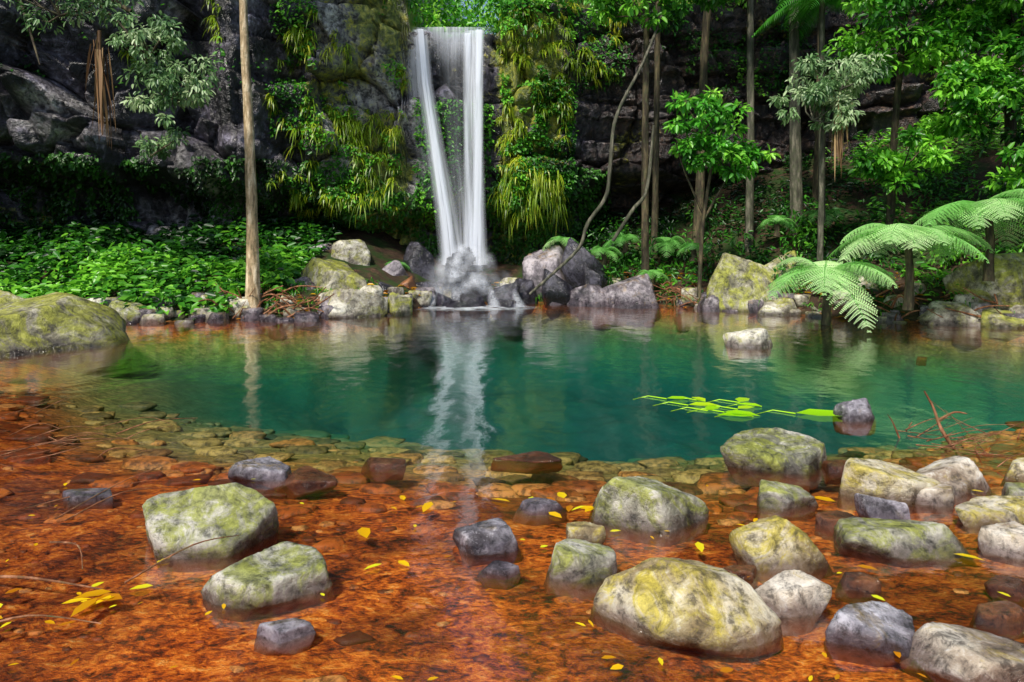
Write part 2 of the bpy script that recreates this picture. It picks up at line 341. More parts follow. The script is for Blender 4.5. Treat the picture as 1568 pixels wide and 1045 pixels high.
far=[
(-6.9,9.6,-.1,2.5,3.0,.80,'farmoss'),(-3.95,15.0,.0,1.95,1.4,1.15,'farmoss'),(-3.25,13.7,-.05,1.5,1.,.62,'far'),(-2.35,14.0,-.05,.62,.55,.52,'farmoss'),
(-4.9,16.9,.9,1.1,.8,.55,'lav'),(-3.9,16.6,.9,1.0,.8,.65,'far'),(-5.8,16.3,.8,.8,.6,.5,'lav'),(-2.35,17.2,.6,.85,.7,.9,'dark'),(-2.9,16.5,.3,.8,.7,.75,'lav'),
(-1.3,16.9,0,1.7,1.,.75,'dark'),(-2.0,16.2,-.05,.9,.7,.6,'dark'),(-1.55,15.8,-.05,.7,.6,.38,'dark'),(-.85,15.75,-.05,.7,.55,.36,'dark'),(-.2,16.05,-.05,.8,.7,.6,'dark'),(-2.5,15.8,.1,.7,.6,.6,'brown'),(-2.75,15.2,0,.6,.6,.6,'dark'),(-2.1,15.5,-.05,.5,.4,.25,'dark'),(-.1,15.6,-.05,.5,.4,.22,'dark'),(-1.25,15.5,-.05,.6,.4,.2,'dark'),
(.85,17.1,.4,1.2,.9,1.0,'lav'),(1.75,16.9,.4,1.1,.9,1.2,'dark'),(1.1,16.3,.1,.8,.7,.75,'dark'),(1.7,16.1,-.05,1.0,.7,.55,'lav'),(2.75,15.8,-.05,1.3,.9,.8,'lav'),(.3,16.6,0,.7,.6,.6,'dark'),
(2.0,16.6,.3,.7,.6,.7,'dark'),(5.0,15.0,.2,1.6,1.2,1.05,'farmoss'),(5.85,15.2,.3,1.1,1.0,1.0,'farmoss'),(5.55,14.1,-.05,1.0,.7,.42,'far'),(6.3,13.9,0,.6,.5,.4,'far'),(6.9,13.2,0,.8,.6,.4,'farmoss'),(4.4,14.9,0,.7,.5,.35,'lav'),
(9.05,12.7,.3,1.6,1.2,1.0,'farmoss'),(7.9,12.4,0,.9,.6,.4,'far'),(8.7,12.0,0,1.0,.6,.3,'farmoss'),(-7.1,12.6,0,.7,.5,.42,'mossrock'),(-4.9,13.3,0,.5,.4,.16,'far'),(-4.4,13.4,0,.6,.4,.1,'far'),(-4.5,14.5,.2,.7,.5,.55,'lav'),
(-8.6,11.0,0,1.6,1.4,.7,'farmoss'),(7.3,13.9,.3,.8,.7,.5,'far')]
for i,(x,y,z,w,d,h,m) in enumerate(far):
    rock('mossy_boulder' if m=='farmoss' else 'bank_boulder',x,y,w,d,h,500+i*5,m,z=z,sub=5 if w>1.2 else 4,rot=i*1.3,e=max(.3,.4*h),slope=(rng.uniform(-.3,.3),-.3))
a=Acc();b_=Acc()
for i in range(230):
    x=rng.uniform(-8,9.5);y=shore(x)+rng.normal(.15,.35);s=rng.uniform(.10,.42)
    V,F=rock_geo(s*1.3,s,s*.55,3000+i,e=s*.4,sub=3,rot=rng.uniform(0,6));(a if rng.uniform()<.5 else b_).add(V+np.array([x,y,float(H(x,y))]),F,rng.uniform())
a.build('shoreline_stones',M['lav'],smooth=True);b_.build('shoreline_stones',M['far'],smooth=True)
t=NT('submerged_stone');p=t.pos();r=t.attr('rnd')
c=t.ramp(r,[(0,(.09,.022,.005)),(.35,(.30,.055,.008)),(.7,(.56,.15,.018)),(1,(.68,.32,.09))])
nf=t.noise(p,16,4,.7);c=t.mix(t.ramp(nf,[(.4,.8),(.55,0.)]),c,(.06,.018,.005))
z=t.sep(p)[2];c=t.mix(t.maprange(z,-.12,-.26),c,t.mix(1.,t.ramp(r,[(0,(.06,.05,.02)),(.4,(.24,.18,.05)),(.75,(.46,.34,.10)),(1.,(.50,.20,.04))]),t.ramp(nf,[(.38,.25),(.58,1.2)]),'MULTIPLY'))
c=t.mix(t.maprange(z,-.32,-.75),c,t.mix(r,(.008,.11,.06),(.04,.19,.09)))  # deeper stones get the water's teal absorption painted into their colour too
sm=t.done(t.bsdf(c,.6,t.bump(nf,.5,.02),.3))
a=Acc()
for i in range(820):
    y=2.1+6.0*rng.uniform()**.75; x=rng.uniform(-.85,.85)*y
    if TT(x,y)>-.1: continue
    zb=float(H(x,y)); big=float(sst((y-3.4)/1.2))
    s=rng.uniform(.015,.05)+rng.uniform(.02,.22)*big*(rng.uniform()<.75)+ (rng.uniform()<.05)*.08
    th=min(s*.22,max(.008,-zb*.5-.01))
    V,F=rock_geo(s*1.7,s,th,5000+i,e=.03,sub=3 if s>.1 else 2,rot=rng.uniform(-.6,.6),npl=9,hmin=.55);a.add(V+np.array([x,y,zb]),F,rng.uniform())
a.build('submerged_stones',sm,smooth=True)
# ---------------------------------------------------------------- waterfall
t=NT('falling_water');uv=t.n('ShaderNodeTexCoord').outputs['UV']
st=t.noise(t.scl(uv,(9,.28,1)),1.6,3,.55);st2=t.noise(t.scl(uv,(26,.4,1)),1.5,2,.5)
den=t.attr('den')
sk=t.math('ADD',t.math('MULTIPLY',t.ramp(st,[(.32,0.),(.66,1.)]),.75),t.math('MULTIPLY',t.ramp(st2,[(.3,0.),(.7,1.)]),.25))
al=t.math('MULTIPLY',den,t.math('ADD',sk,.22),True)
al=t.math('MULTIPLY',al,.97)
WC=(.88,.92,1,1)
ws=t.n('ShaderNodeMixShader',{0:.4,1:t.n('ShaderNodeBsdfDiffuse',{'Color':WC}).outputs[0],2:t.n('ShaderNodeBsdfTranslucent',{'Color':WC}).outputs[0]}).outputs[0]
fm=t.done(t.n('ShaderNodeMixShader',{0:al,1:t.n('ShaderNodeBsdfTransparent').outputs[0],2:ws}).outputs[0])
t=NT('spray_water');al=t.math('MULTIPLY',t.attr('den'),t.maprange(t.noise(t.pos(),7,4,.7),.3,.65,.3,1.),True)
mm_=t.done(t.n('ShaderNodeMixShader',{0:al,1:t.n('ShaderNodeBsdfTransparent').outputs[0],2:t.n('ShaderNodeMixShader',{0:.3,1:t.n('ShaderNodeBsdfDiffuse',{'Color':WC}).outputs[0],2:t.n('ShaderNodeBsdfTranslucent',{'Color':WC}).outputs[0]}).outputs[0]}).outputs[0])
wf=empty('waterfall')
def sheet(name,pts,hws,dens,seed,curve=.02,n=50,m=13,sagg=0.,mat=None,pw=1.2):
    k=len(pts);tt=np.linspace(0,1,n);kk=np.linspace(0,1,k);pts=np.array(pts,float)
    C=np.stack([np.interp(tt,kk,pts[:,i]) for i in range(3)],1);hw=np.interp(tt,kk,hws);dn=np.interp(tt,kk,dens);u_=np.linspace(-1,1,m)
    X=C[:,0:1]+hw[:,None]*u_;Yy=C[:,1:2]+curve*u_[None]**2+.025*f2(X*6,C[:,2:3]*.5+0*X,3,seed);Zz=C[:,2:3]-sagg*u_[None]**2+0*X
    D=dn[:,None]*np.abs(np.cos(u_*np.pi/2))[None]**pw+0*X
    mesh_obj(name,np.stack([X,Yy,Zz],-1).reshape(-1,3),grid_faces(n,m),mat or fm,{'den':D.ravel()},True,wf,uv=np.stack([u_[None]*hw.mean()+0*X+seed*3.1,Zz],-1).reshape(-1,2))
def fall(name,path,hw,dn,y0,bulge,seed):
    z0=path[0][1]
    sheet(name,[(x,y0-bulge*math.sqrt(max(z0-z,0)/6),z) for x,z in path],hw,dn,seed)
fall('left_strand',[(-2.40,7.0),(-2.22,5.5),(-1.95,3.9),(-1.68,2.3),(-1.5,.9)],[.22,.22,.26,.30,.34],[1.1,1.,.95,.95,1.],17.75,.6,1)
fall('left_strand_core',[(-2.38,7.0),(-2.20,5.5),(-1.95,3.9),(-1.70,2.3),(-1.55,.9)],[.11,.11,.13,.17,.22],[1.9,1.8,1.7,1.5,1.3],17.68,.6,7)
fall('right_strand',[(-.98,6.98),(-.97,5.5),(-.95,3.9),(-.93,2.3),(-.92,.9)],[.30,.26,.25,.28,.34],[1.1,1.,.95,.95,1.],17.75,.55,2)
fall('right_strand_core',[(-.85,6.98),(-.85,5.5),(-.86,3.9),(-.87,2.3),(-.88,.9)],[.12,.12,.14,.17,.24],[1.9,1.8,1.7,1.5,1.3],17.68,.55,8)
fall('inner_strand',[(-1.15,6.9),(-1.17,5.5),(-1.15,3.9),(-1.1,2.4),(-1.05,.9)],[.12,.10,.10,.15,.22],[1.4,1.1,1.,.9,.9],17.72,.5,9)
fall('middle_veil',[(-1.5,6.95),(-1.5,5.9),(-1.42,3.9),(-1.28,2.4),(-1.2,.9)],[.55,.45,.3,.36,.4],[.7,.16,.14,.35,.7],17.82,.5,3)
fall('left_veil',[(-2.54,6.95),(-2.48,5.5),(-2.3,4.2),(-2.05,2.6)],[.22,.3,.3,.3],[.7,.5,.3,.05],17.9,.3,4)
fall('brink',[(-1.55,7.08),(-1.55,6.95),(-1.55,6.75),(-1.55,6.1)],[1.1,1.1,1.05,1.0],[.9,.7,.4,.0],17.79,.1,5)
for i in range(58):
    q=rng.normal(0,.34);zc=rng.uniform(.3,1.3)-.3*abs(q);q*=1.7-.8*zc;r_=rng.uniform(.14,.36);yy=16.5-.6*(1.2-zc)+rng.uniform(-.25,.25)
    dd=rng.uniform(.22,.55)*max(.2,(1.15-abs(q)))
    sheet('spray_%d'%i,[(-1.18+q,yy+.12,zc+r_),(-1.18+q*1.05,yy+.06,zc+r_*.5),(-1.18+q*1.1,yy-.0,zc),(-1.18+q*1.15,yy-.08,zc-r_*.5),(-1.18+q*1.2,yy-.16,zc-r_)],[r_*.9]*5,[0,dd*.7,dd,dd*.6,0],20+i,n=15,m=9,mat=mm_,pw=1.8)
for i,(x0,z0,x1) in enumerate([(-1.75,.5,-1.9),(-.5,.5,-.38),(.05,.4,0.2)]):
    sheet('rivulet_%d'%i,[(x0,15.9,z0),(x0*.6+x1*.4,15.6,z0*.5),(x1,15.35,.02)],[.07,.11,.18],[.0,.6,.5],80+i,n=16,m=7,sagg=.02,mat=mm_)
t=NT('foam');p=t.pos();n=t.noise(t.scl(p,(1,2.2,1)),3.5,4,.65);al=t.math('MULTIPLY',t.attr('den'),t.ramp(n,[(.42,0.),(.68,1.)]),True)
fo=t.done(t.n('ShaderNodeMixShader',{0:al,1:t.n('ShaderNodeBsdfTransparent').outputs[0],2:t.n('ShaderNodeBsdfDiffuse',{'Color':(.82,.86,.92,1)}).outputs[0]}).outputs[0])
u=np.linspace(-1,1,40);A,B=np.meshgrid(u,u,indexing='ij');D=np.clip(1-np.hypot(A,B),0,1)*1.5
mesh_obj('foam',np.stack([-.9+A*1.6,15.3+B*.8,A*0+.006],-1).reshape(-1,3),grid_faces(40,40),fo,{'den':D.ravel()},True,wf)
# ---------------------------------------------------------------- foliage materials
LG=leaf_mat('lush_leaves',(.005,.034,.004),(.050,.25,.015),(.26,.66,.045))
LB=leaf_mat('bright_leaves',(.02,.11,.008),(.09,.42,.025),(.38,.76,.08))
LY=leaf_mat('mossy_grass',(.03,.08,.005),(.24,.40,.015),(.76,.74,.05))
LP=leaf_mat('pale_leaves',(.05,.13,.04),(.20,.36,.13),(.60,.72,.42))
LD=leaf_mat('dark_ivy',(.004,.012,.002),(.016,.065,.007),(.08,.28,.03))
LF=leaf_mat('fern_fronds',(.08,.32,.05),(.30,.70,.16),(.72,.92,.48),.4)
LX=leaf_mat('dry_fronds',(.05,.025,.01),(.26,.14,.06),(.5,.34,.16),.2,.7)
LYE=leaf_mat('yellow_leaves',(.45,.14,.0),(.85,.55,.0),(.72,.80,.02),.25)
LIL=leaf_mat('lime_leaves',(.20,.60,.0),(.40,.82,.01),(.75,.92,.02),.3,.3)
def bark(name,a,b,sc=1):
    t=NT(name);p=t.pos();n=t.noise(t.scl(p,(6,6,1.2)),2*sc,4,.65);n2=t.noise(p,14,3)
    c=t.ramp(n,[(.32,tuple(x*.35 for x in a)),(.5,a),(.66,b)]);c=t.mix(t.ramp(n2,[(.5,0.),(.7,.5)]),c,(.06,.09,.03))
    return t.done(t.bsdf(c,.8,t.bump(n,.6,.04),.3))
BT=bark('pale_bark',(.44,.32,.18),(.80,.66,.45));BD=bark('brown_bark',(.06,.046,.028),(.16,.125,.065));TW=bark('twig_bark',(.20,.08,.035),(.42,.20,.11));BG=bark('grey_bark',(.075,.072,.05),(.21,.19,.14))
# --- left ground cover
a=Acc();n=13000
x=rng.uniform(-13,-4.6,n);y=shore(x)+rng.uniform(0,1,n)*5.2
k=(y<CY(x,x*0+1.3)+.3)&(~((x>-5.3)&(y<13.6)));x=x[k];y=y[k];n=len(x)
hh=.10+.55*np.clip(.4+1.1*f2(x*1.5,y*1.5,3,70),0,1.2)
z=H(x,y)+hh*rng.uniform(.3,1,n)
D=np.stack([rng.normal(0,1,n),rng.normal(-.3,1,n),rng.normal(-.1,.3,n)],1);N=np.array([0,-.5,1.])+rng.normal(0,.4,(n,3))
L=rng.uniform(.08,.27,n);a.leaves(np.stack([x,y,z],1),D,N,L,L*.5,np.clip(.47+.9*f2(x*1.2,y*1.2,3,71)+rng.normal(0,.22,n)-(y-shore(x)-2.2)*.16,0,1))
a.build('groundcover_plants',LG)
# --- ivy
a=Acc();n=20000
x=rng.uniform(-14,3,n);z=rng.uniform(.8,3.5,n);k=f2(x*.9,z*.9,3,80)>-.1;x=x[k];z=z[k];n=len(x);y=CY(x,z)-.05
D=np.stack([rng.normal(0,.6,n),rng.normal(-.5,.3,n),rng.normal(-.7,.4,n)],1);N=np.array([0,-1,.6])+rng.normal(0,.4,(n,3));L=rng.uniform(.06,.15,n)
a.leaves(np.stack([x,y,z],1),D,N,L,L*.6,np.clip(.5+.6*f2(x*1.2,z*1.2,3,81)+rng.normal(0,.15,n)+.35*(x>-5.6),0,1));a.build('ivy',LD)
# --- hanging grass on the cliff by the falls
a=Acc()
def bare(x,z): return ((x>-4.7)&(x<-2.7)&(z>4.9)&(f2(x*1.4,z*1.4,3,333)<.06))
def tufts(n,x0,x1,z0,z1,seed,thr,L0,L1,per=20,shade=.5,dr=.75):
    x=rng.uniform(x0,x1,n);z=rng.uniform(z0,z1,n);m=(f2(x*1.1,z*1.1,3,seed)>thr)&~bare(x,z);x=x[m];z=z[m];y=CY(x,z)
    sh=np.clip(shade+.7*f2(x*.8,z*.8,2,seed+1),0,1);sz=rng.uniform(.6,1.3,len(x))
    P=np.repeat(np.stack([x,y-.03,z],1),per,0)+rng.normal(0,.04,(len(x)*per,3));nn=len(P)
    D=np.stack([rng.normal(0,.75,nn),rng.normal(-.7,.3,nn),rng.normal(.1,.5,nn)],1)
    a.blades(P,D,rng.uniform(L0,L1,nn)*np.repeat(sz,per),rng.uniform(.02,.045,nn),np.clip(np.repeat(sh,per)+rng.normal(0,.17,nn),0,1),droop=dr)
tufts(420,-5.9,-2.75,2.3,8.4,90,-.06,.15,.38)
tufts(90,-5.6,-3.,2.2,4.6,190,.05,.3,.55,shade=.6)
tufts(60,-4.6,-2.7,4.8,8.2,290,-.2,.12,.28,shade=.8)
tufts(260,-.35,1.5,2.6,7.5,92,-.02,.12,.36)
tufts(90,1.3,3.2,5.0,8,94,0,.2,.45)
tufts(70,-9,-6,4.4,8,95,.1,.2,.4,shade=.3)
tufts(50,-.4,1.6,2.2,3.4,194,-.3,.25,.5,shade=.35,dr=1.)
a.build('hanging_grass',LY)
a=Acc()
for (n,x0,x1,z0,z1,sd,thr,sh) in [(7500,-5.9,-2.8,2.2,8.6,96,-.02,.52),(2500,-2.5,-.5,1.8,5.2,97,-.1,.5),(7500,-.3,1.7,2.2,7.8,98,-.1,.52),(6000,1.5,9,5.6,9,99,0.03,.4),(1800,-14,-6,5,9,100,.15,.4)]:
    x=rng.uniform(x0,x1,n);z=rng.uniform(z0,z1,n);m=(f2(x*1.1,z*1.1,3,sd)>thr)&~bare(x,z);x=x[m];z=z[m];n=len(x);y=CY(x,z)-rng.uniform(.02,.2,n)
    D=np.stack([rng.normal(0,.7,n),rng.normal(-.7,.3,n),rng.normal(-.4,.4,n)],1);N=np.array([0,-.8,.9])+rng.normal(0,.4,(n,3));L=rng.uniform(.06,.15,n)
    a.leaves(np.stack([x,y,z],1),D,N,L,L*.55,np.clip(sh+.9*f2(x*.9,z*.9,3,sd+5)+rng.normal(0,.17,n),0,1))
a.build('cliff_shrubs',LG)
# --- forest on the hill above
a=Acc();tk=Acc()
for i in range(190):
    x=rng.uniform(-17,18);
    if abs(x+1.5)<1.3 and rng.uniform()<.9: continue
    b=rng.uniform(.2,12)**1.0;yc=float(CY(x,topz(x)))+b;zc=float(topz(x))+b*.5+rng.uniform(.2,4.5)
    a.clump((x,yc,zc),np.array([1.3,1.2,1.0])*rng.uniform(.6,1.2),100,.32,rng.uniform(.1,.75),.3)
for i in range(150):
    x=rng.uniform(-16,14);
    if abs(x+1.5)<1.25: continue
    yc=float(CY(x,topz(x)))+rng.uniform(-.1,.8);a.clump((x,yc,float(topz(x))+rng.uniform(-.3,.8)),np.array([.6,.5,.5])*rng.uniform(.6,1.2),110,.16,rng.uniform(.1,.9),.4)
for i in range(70):
    x=rng.uniform(-3.,.4);a.clump((x,rng.uniform(20.5,25),rng.uniform(7.4,10)),(.7,.6,.6),90,.2,rng.uniform(.2,.95),.4)
for i in range(26):
    x=rng.uniform(-14,16);b=rng.uniform(.6,9);y0=float(CY(x,topz(x)))+b;z0=float(topz(x))+b*.35
    if abs(x+1.5)<2.2: continue
    V,F=tube([(x,y0,z0-.5),(x+rng.normal(0,.2),y0,z0+4),(x+rng.normal(0,.4),y0,z0+9)],[.16,.13,.09],8);tk.add(V,F)
o=empty('hillside_forest');a.build('foliage',LB,o);tk.build('trunks',BG,o,True)
# --- right-hand slope undergrowth
a=Acc();n=20000
x=rng.uniform(1.8,16,n);y=shore(x)+.25+rng.uniform(0,1,n)**.8*7.5
m=(f2(x*.8,y*.8,3,110)>-.12)&(y<CY(x,x*0+2.5)+.5);x=x[m];y=y[m];n=len(x)
hh=.1+.6*np.clip(.35+1.2*f2(x*1.1,y*1.1,3,111),0,1.3);z=H(x,y)+hh*rng.uniform(.2,1,n)
D=np.stack([rng.normal(0,1,n),rng.normal(-.4,1,n),rng.normal(-.1,.4,n)],1);N=np.array([0,-.6,1.])+rng.normal(0,.4,(n,3));L=rng.uniform(.06,.2,n)
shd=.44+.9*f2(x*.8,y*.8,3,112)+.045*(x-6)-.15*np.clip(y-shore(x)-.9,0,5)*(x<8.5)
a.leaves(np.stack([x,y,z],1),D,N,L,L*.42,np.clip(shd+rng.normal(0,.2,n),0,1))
for i in range(80):
    x=rng.uniform(2.2,12);y=float(shore(x))+rng.uniform(.6,4.5);
    if y>float(CY(x,2.)): continue
    a.clump((x,y,float(H(x,y))+.35),np.array([.4,.35,.35])*rng.uniform(.6,1.5),70,.14,np.clip(rng.uniform(.05,.7)+.04*(x-7),0,1),.5,.4)
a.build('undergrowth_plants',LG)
a=Acc()
for i in range(420):
    x=rng.uniform(-9,12);y=shore(x)+rng.uniform(.1,2.2);
    if -3<x<.6: continue
    n=14;P=np.array([x,y,float(H(x,y))+.02])+rng.normal(0,.05,(n,3))*[1,1,0]
    D=np.stack([rng.normal(0,.5,n),rng.normal(-.2,.5,n),rng.uniform(.6,1.2,n)],1)
    a.blades(P,D,rng.uniform(.2,.5,n),rng.uniform(.015,.03,n),rng.uniform(.2,.8,n),droop=.7)
a.build('bank_grass',LG)
# --- trees
def tree(name,trunk,rad,limbs,crowns,lm,bm_,L=.16,asp=.5,nl=70,cr=.3,sh=.5,droop=.3):
    e=empty(name);t_=Acc();V,F=tube(trunk,rad,10,.06,6);t_.add(V,F)
    for l,r0 in limbs:
        V,F=tube(l,np.linspace(r0,r0*.3,len(l)),6,.05,5);t_.add(V,F)
    f=Acc()
    if crowns:
        for c,rd,nc in crowns:
            cs=f.crown(c,rd,nc,nl,L,sh,cr,droop,asp,.25)
            c=np.array(c)
            for q in cs[::3]:
                b=c-np.array([0,0,rd[2]*.6]);mid=(b+q)/2+rng.normal(0,.06,3)
                V,F=tube([b,mid,q],[.022,.014,.006],5);t_.add(V,F)
        f.build('crown',lm,e)
    t_.build('trunk',bm_,e,True);return e
tree('slender_tree',[(-5.03,13.25,-.1),(-5.05,13.3,1.2),(-5.12,13.3,3.6),(-5.24,13.3,6.2),(-5.4,13.4,12)],[.17,.12,.095,.075,.06],[],[((-5.4,13.4,12),(1.6,1.6,1.2),20)],LG,BT,L=.25)
tree('rainforest_tree',[(4.0,14.6,.3),(4.05,14.5,1.8),(4.2,14.3,3.2)],[.05,.04,.03],[([(4.05,14.5,1.9),(4.5,14.3,2.8),(4.9,14.2,3.3)],.03),([(4.05,14.5,2.1),(3.6,14.3,3.),(3.4,14.2,3.6)],.03)],[((4.0,14.2,4.0),(.8,.7,.6),22),((4.6,14.2,3.2),(.75,.5,.4),18),((3.7,14.3,3.3),(.4,.4,.3),7)],LB,BD,L=.16,nl=48,cr=.27,droop=.5)
tree('rainforest_tree',[(6.4,14.2,.8),(6.35,14.,2.6),(6.3,13.8,4.3)],[.07,.055,.04],[],[((6.5,13.6,4.8),(.9,.7,.5),22),((6.0,13.6,4.2),(.8,.6,.5),16)],LP,BG,L=.14,nl=62,cr=.27,droop=.7,asp=.35)
tree('rainforest_tree',[(8.2,14.8,1.8),(8.3,14.8,4),(8.6,14.8,7)],[.09,.07,.05],[],[((8.3,14.2,5.9),(1.4,.9,1.1),40),((9.4,13.8,4.3),(1.1,.9,1.0),34),((8.0,14.,3.3),(.9,.7,.6),18)],LG,BD,L=.17,nl=80,sh=.68,cr=.26)
tree('rainforest_tree',[(10.6,14.5,3),(10.5,14.4,6),(10.4,14.3,9)],[.12,.1,.07],[],[((10.2,13.6,6.0),(1.2,.9,1.2),32),((10.0,12.6,2.9),(1.,.8,.7),24),((9.5,13.5,7.4),(1.8,1.2,.8),34)],LG,BD,L=.18,nl=80,sh=.68,cr=.26)
tree('rainforest_tree',[(3.2,16.4,.8),(3.2,16.4,4),(3.25,16.4,8),(3.3,16.4,13)],[.10,.08,.07,.06],[],[((3.0,16.,7.2),(1.2,.8,.7),24),((3.3,16.4,12),(2,2,1.5),20)],LG,BD,L=.18,nl=70,sh=.6)
tree('rainforest_tree',[(5.75,16.6,1.),(5.8,16.6,4),(5.8,16.6,8),(5.9,16.6,13)],[.11,.09,.08,.07],[],[((5.9,16.6,12),(2,2,1.5),20),((5.2,16,7.5),(.9,.7,.5),12)],LG,BG,L=.22,nl=70)
tree('rainforest_tree',[(6.85,16.4,1.4),(6.8,16.4,4),(6.75,16.4,8),(6.6,16.4,13)],[.16,.13,.11,.1],[],[((6.6,16.4,12),(2,2,1.5),20)],LG,BG,L=.22,nl=70)
tree('rainforest_tree',[(4.75,17.6,1.),(4.9,17.6,4),(5.0,17.6,7),(5.5,17.6,12)],[.15,.11,.10,.09],[],[((5.3,17.4,11),(2,2,1.5),20)],LG,BD,L=.22,nl=70)
tree('rainforest_tree',[(3.75,18.0,1.),(3.8,18.0,4),(3.85,18.0,8),(3.9,18.0,12)],[.10,.08,.07,.06],[],[],LG,BD)
tree('rainforest_tree',[(7.7,17.3,2.),(7.8,17.3,5),(7.9,17.3,12)],[.12,.1,.07],[],[((7.6,17.,8.3),(1.4,1,.7),22)],LG,BD,L=.2)
tree('overhanging_tree',[(-12.2,14.2,4.0),(-10.2,13.,6.2),(-8.2,12.4,6.3),(-6.8,12.2,5.6)],[.16,.12,.08,.04],[([(-8.2,12.4,6.3),(-6.9,12.1,5.3),(-6.1,12.0,4.0)],.035),([(-9.2,12.6,6.3),(-8.6,12.2,5.2),(-8.3,12,4.6)],.035)],
 [((-6.4,12.0,5.0),(.7,.5,.5),20),((-6.0,12.0,4.3),(.85,.5,.65),24),((-6.2,12.0,3.4),(.4,.35,.5),9),((-8.0,12.1,5.8),(1.6,.6,.5),26)],LP,BD,L=.12,asp=.4,nl=44,cr=.28,sh=.45,droop=.8)
def strand(name,pts,r,mat):
    V,F=tube(pts,r,7,.08,8);a=Acc();a.add(V,F);return a.build(name,mat,smooth=True)
strand('liana',[(3.6,16,7),(3.0,15.6,5.6),(2.35,15.4,4.3),(2.2,15.3,3.2),(2.1,15.3,2.5),(1.7,15.3,1.9),(1.5,15.3,1.35),(.9,15.4,.75),(.4,15.5,.3)],[.03,.035,.04,.045,.045,.045,.04,.035,.03],BG)
strand('liana',[(2.3,15.6,1.5),(2.75,15.6,2.2),(3.1,15.7,2.7),(3.3,15.9,4.2)],[.04,.045,.04,.03],BG)
def dead(name,x,y,z,L,n=26):
    a=Acc();V,F=tube([(x,y,z+.3),(x,y,z),(x+.05,y,z-L*.9)],[.03,.03,.01],6);a.add(V,F,.3)
    P=np.array([x,y,z])+rng.normal(0,.05,(n,3))*[1,1,3];D=np.stack([rng.normal(0,.1,n),rng.normal(0,.1,n),-np.ones(n)],1)
    a.blades(P,D,L*rng.uniform(.5,1,n),.05,rng.uniform(.2,1,n),droop=.3);a.build(name,LX)
dead('dry_palm_frond',-7.25,12.0,4.9,1.7);dead('dry_palm_frond',6.5,13.6,3.95,1.1,34)
# --- ferns
def frond(a,base,az,el,L,sh,wid=.42,droop=.55,npair=20,nj=12):
    ca,sa=math.cos(az),math.sin(az);hd=np.array([ca,sa,0]);sd=np.array([-sa,ca,0])
    s=np.linspace(0,1,40);C=np.array(base)+hd*(L*s*math.cos(el))[:,None]+np.array([0,0,1.])*(L*(s*math.sin(el)-droop*s**2))[:,None]
    T=nrm(np.gradient(C,axis=0));V,F=tube(C[::4],np.linspace(.016,.004,10),5);a.add(V,F,.25)
    P=[];D=[];N=[];Ls=[];Ws=[];R=[]
    for i in range(npair):
        q=.12+.87*i/(npair-1);k_=min(int(q*39),38);c=C[k_];tt=T[k_];nn=np.cross(tt,sd);nn*=np.sign(nn[2]+1e-6)
        pl=L*wid*(math.sin(math.pi*min(1,(q*.80+.2)))**.8)*(1-.15*rng.uniform())+.02
        for sg in (-1,1):
            pd=nrm(sd*sg+tt*(.45+rng.normal(0,.06))-np.array([0,0,.15]));pp=np.cross(pd,nn)
            for j in range(nj):
                f=(j+.5)/nj;pos=c+pd*pl*f-np.array([0,0,.18*pl*f*f]);ll=L*.044*(1-f*.75)*(pl/(L*wid)*.6+.4)
                for g in (-1,1):
                    P.append(pos);D.append(pp*g+pd*.5);N.append(nn);Ls.append(ll);Ws.append(pl/nj*.85);R.append(sh+rng.normal(0,.07))
    a.leaves(np.array(P),np.array(D),np.array(N),np.array(Ls),np.array(Ws),np.clip(np.array(R),0,1))
def fern(name,x,y,z,h,n,L,sh,az0=-math.pi/2,spread=math.pi,el=.6,seed=0,**kw):
    e=empty(name);tr_=Acc();V,F=tube([(x,y,z-h),(x+.03,y,z-h/2),(x,y,z)],[.09,.07,.06],8,.15,4);tr_.add(V,F);tr_.build('trunk',BD,e,True)
    a=Acc()
    for i in range(n):
        az=az0+spread*((i+.5)/n*2-1)*1.0+rng.normal(0,.12)
        frond(a,(x,y,z),az,el+rng.normal(0,.18),L*rng.uniform(.8,1.1),np.clip(sh+rng.normal(0,.18),.1,.98),**kw)
    a.build('fronds',LF,e)
fern('tree_fern',6.9,11.9,1.5,1.2,15,1.7,.68,el=.6,droop=.78,wid=.33)
fern('tree_fern',5.6,12.2,.9,.9,14,1.45,.72,el=.6,droop=.72,wid=.35)
fern('tree_fern',8.3,11.9,2.0,1.2,12,1.6,.62,el=.6,droop=.78,wid=.33)
for (x,y,z,L,sh) in [(2.3,17.2,1.2,.8,.25),(2.9,17.6,1.5,.9,.25),(3.9,17.2,1.4,1.,.3),(4.4,16.6,1.3,.7,.3),(7.2,15.6,2.1,.9,.35),(6.2,16.,1.9,.8,.3),(-2.9,17.0,.9,.6,.4),(1.3,17.6,1.5,.7,.4),(9.6,11.6,.7,.8,.6),(9.2,11.2,.4,.7,.6),(3.3,16.2,.7,.6,.35)]:
    fern('forest_fern',x,y,z,.3,8,L,sh,el=.8,droop=.9,npair=16,nj=7,wid=.3)
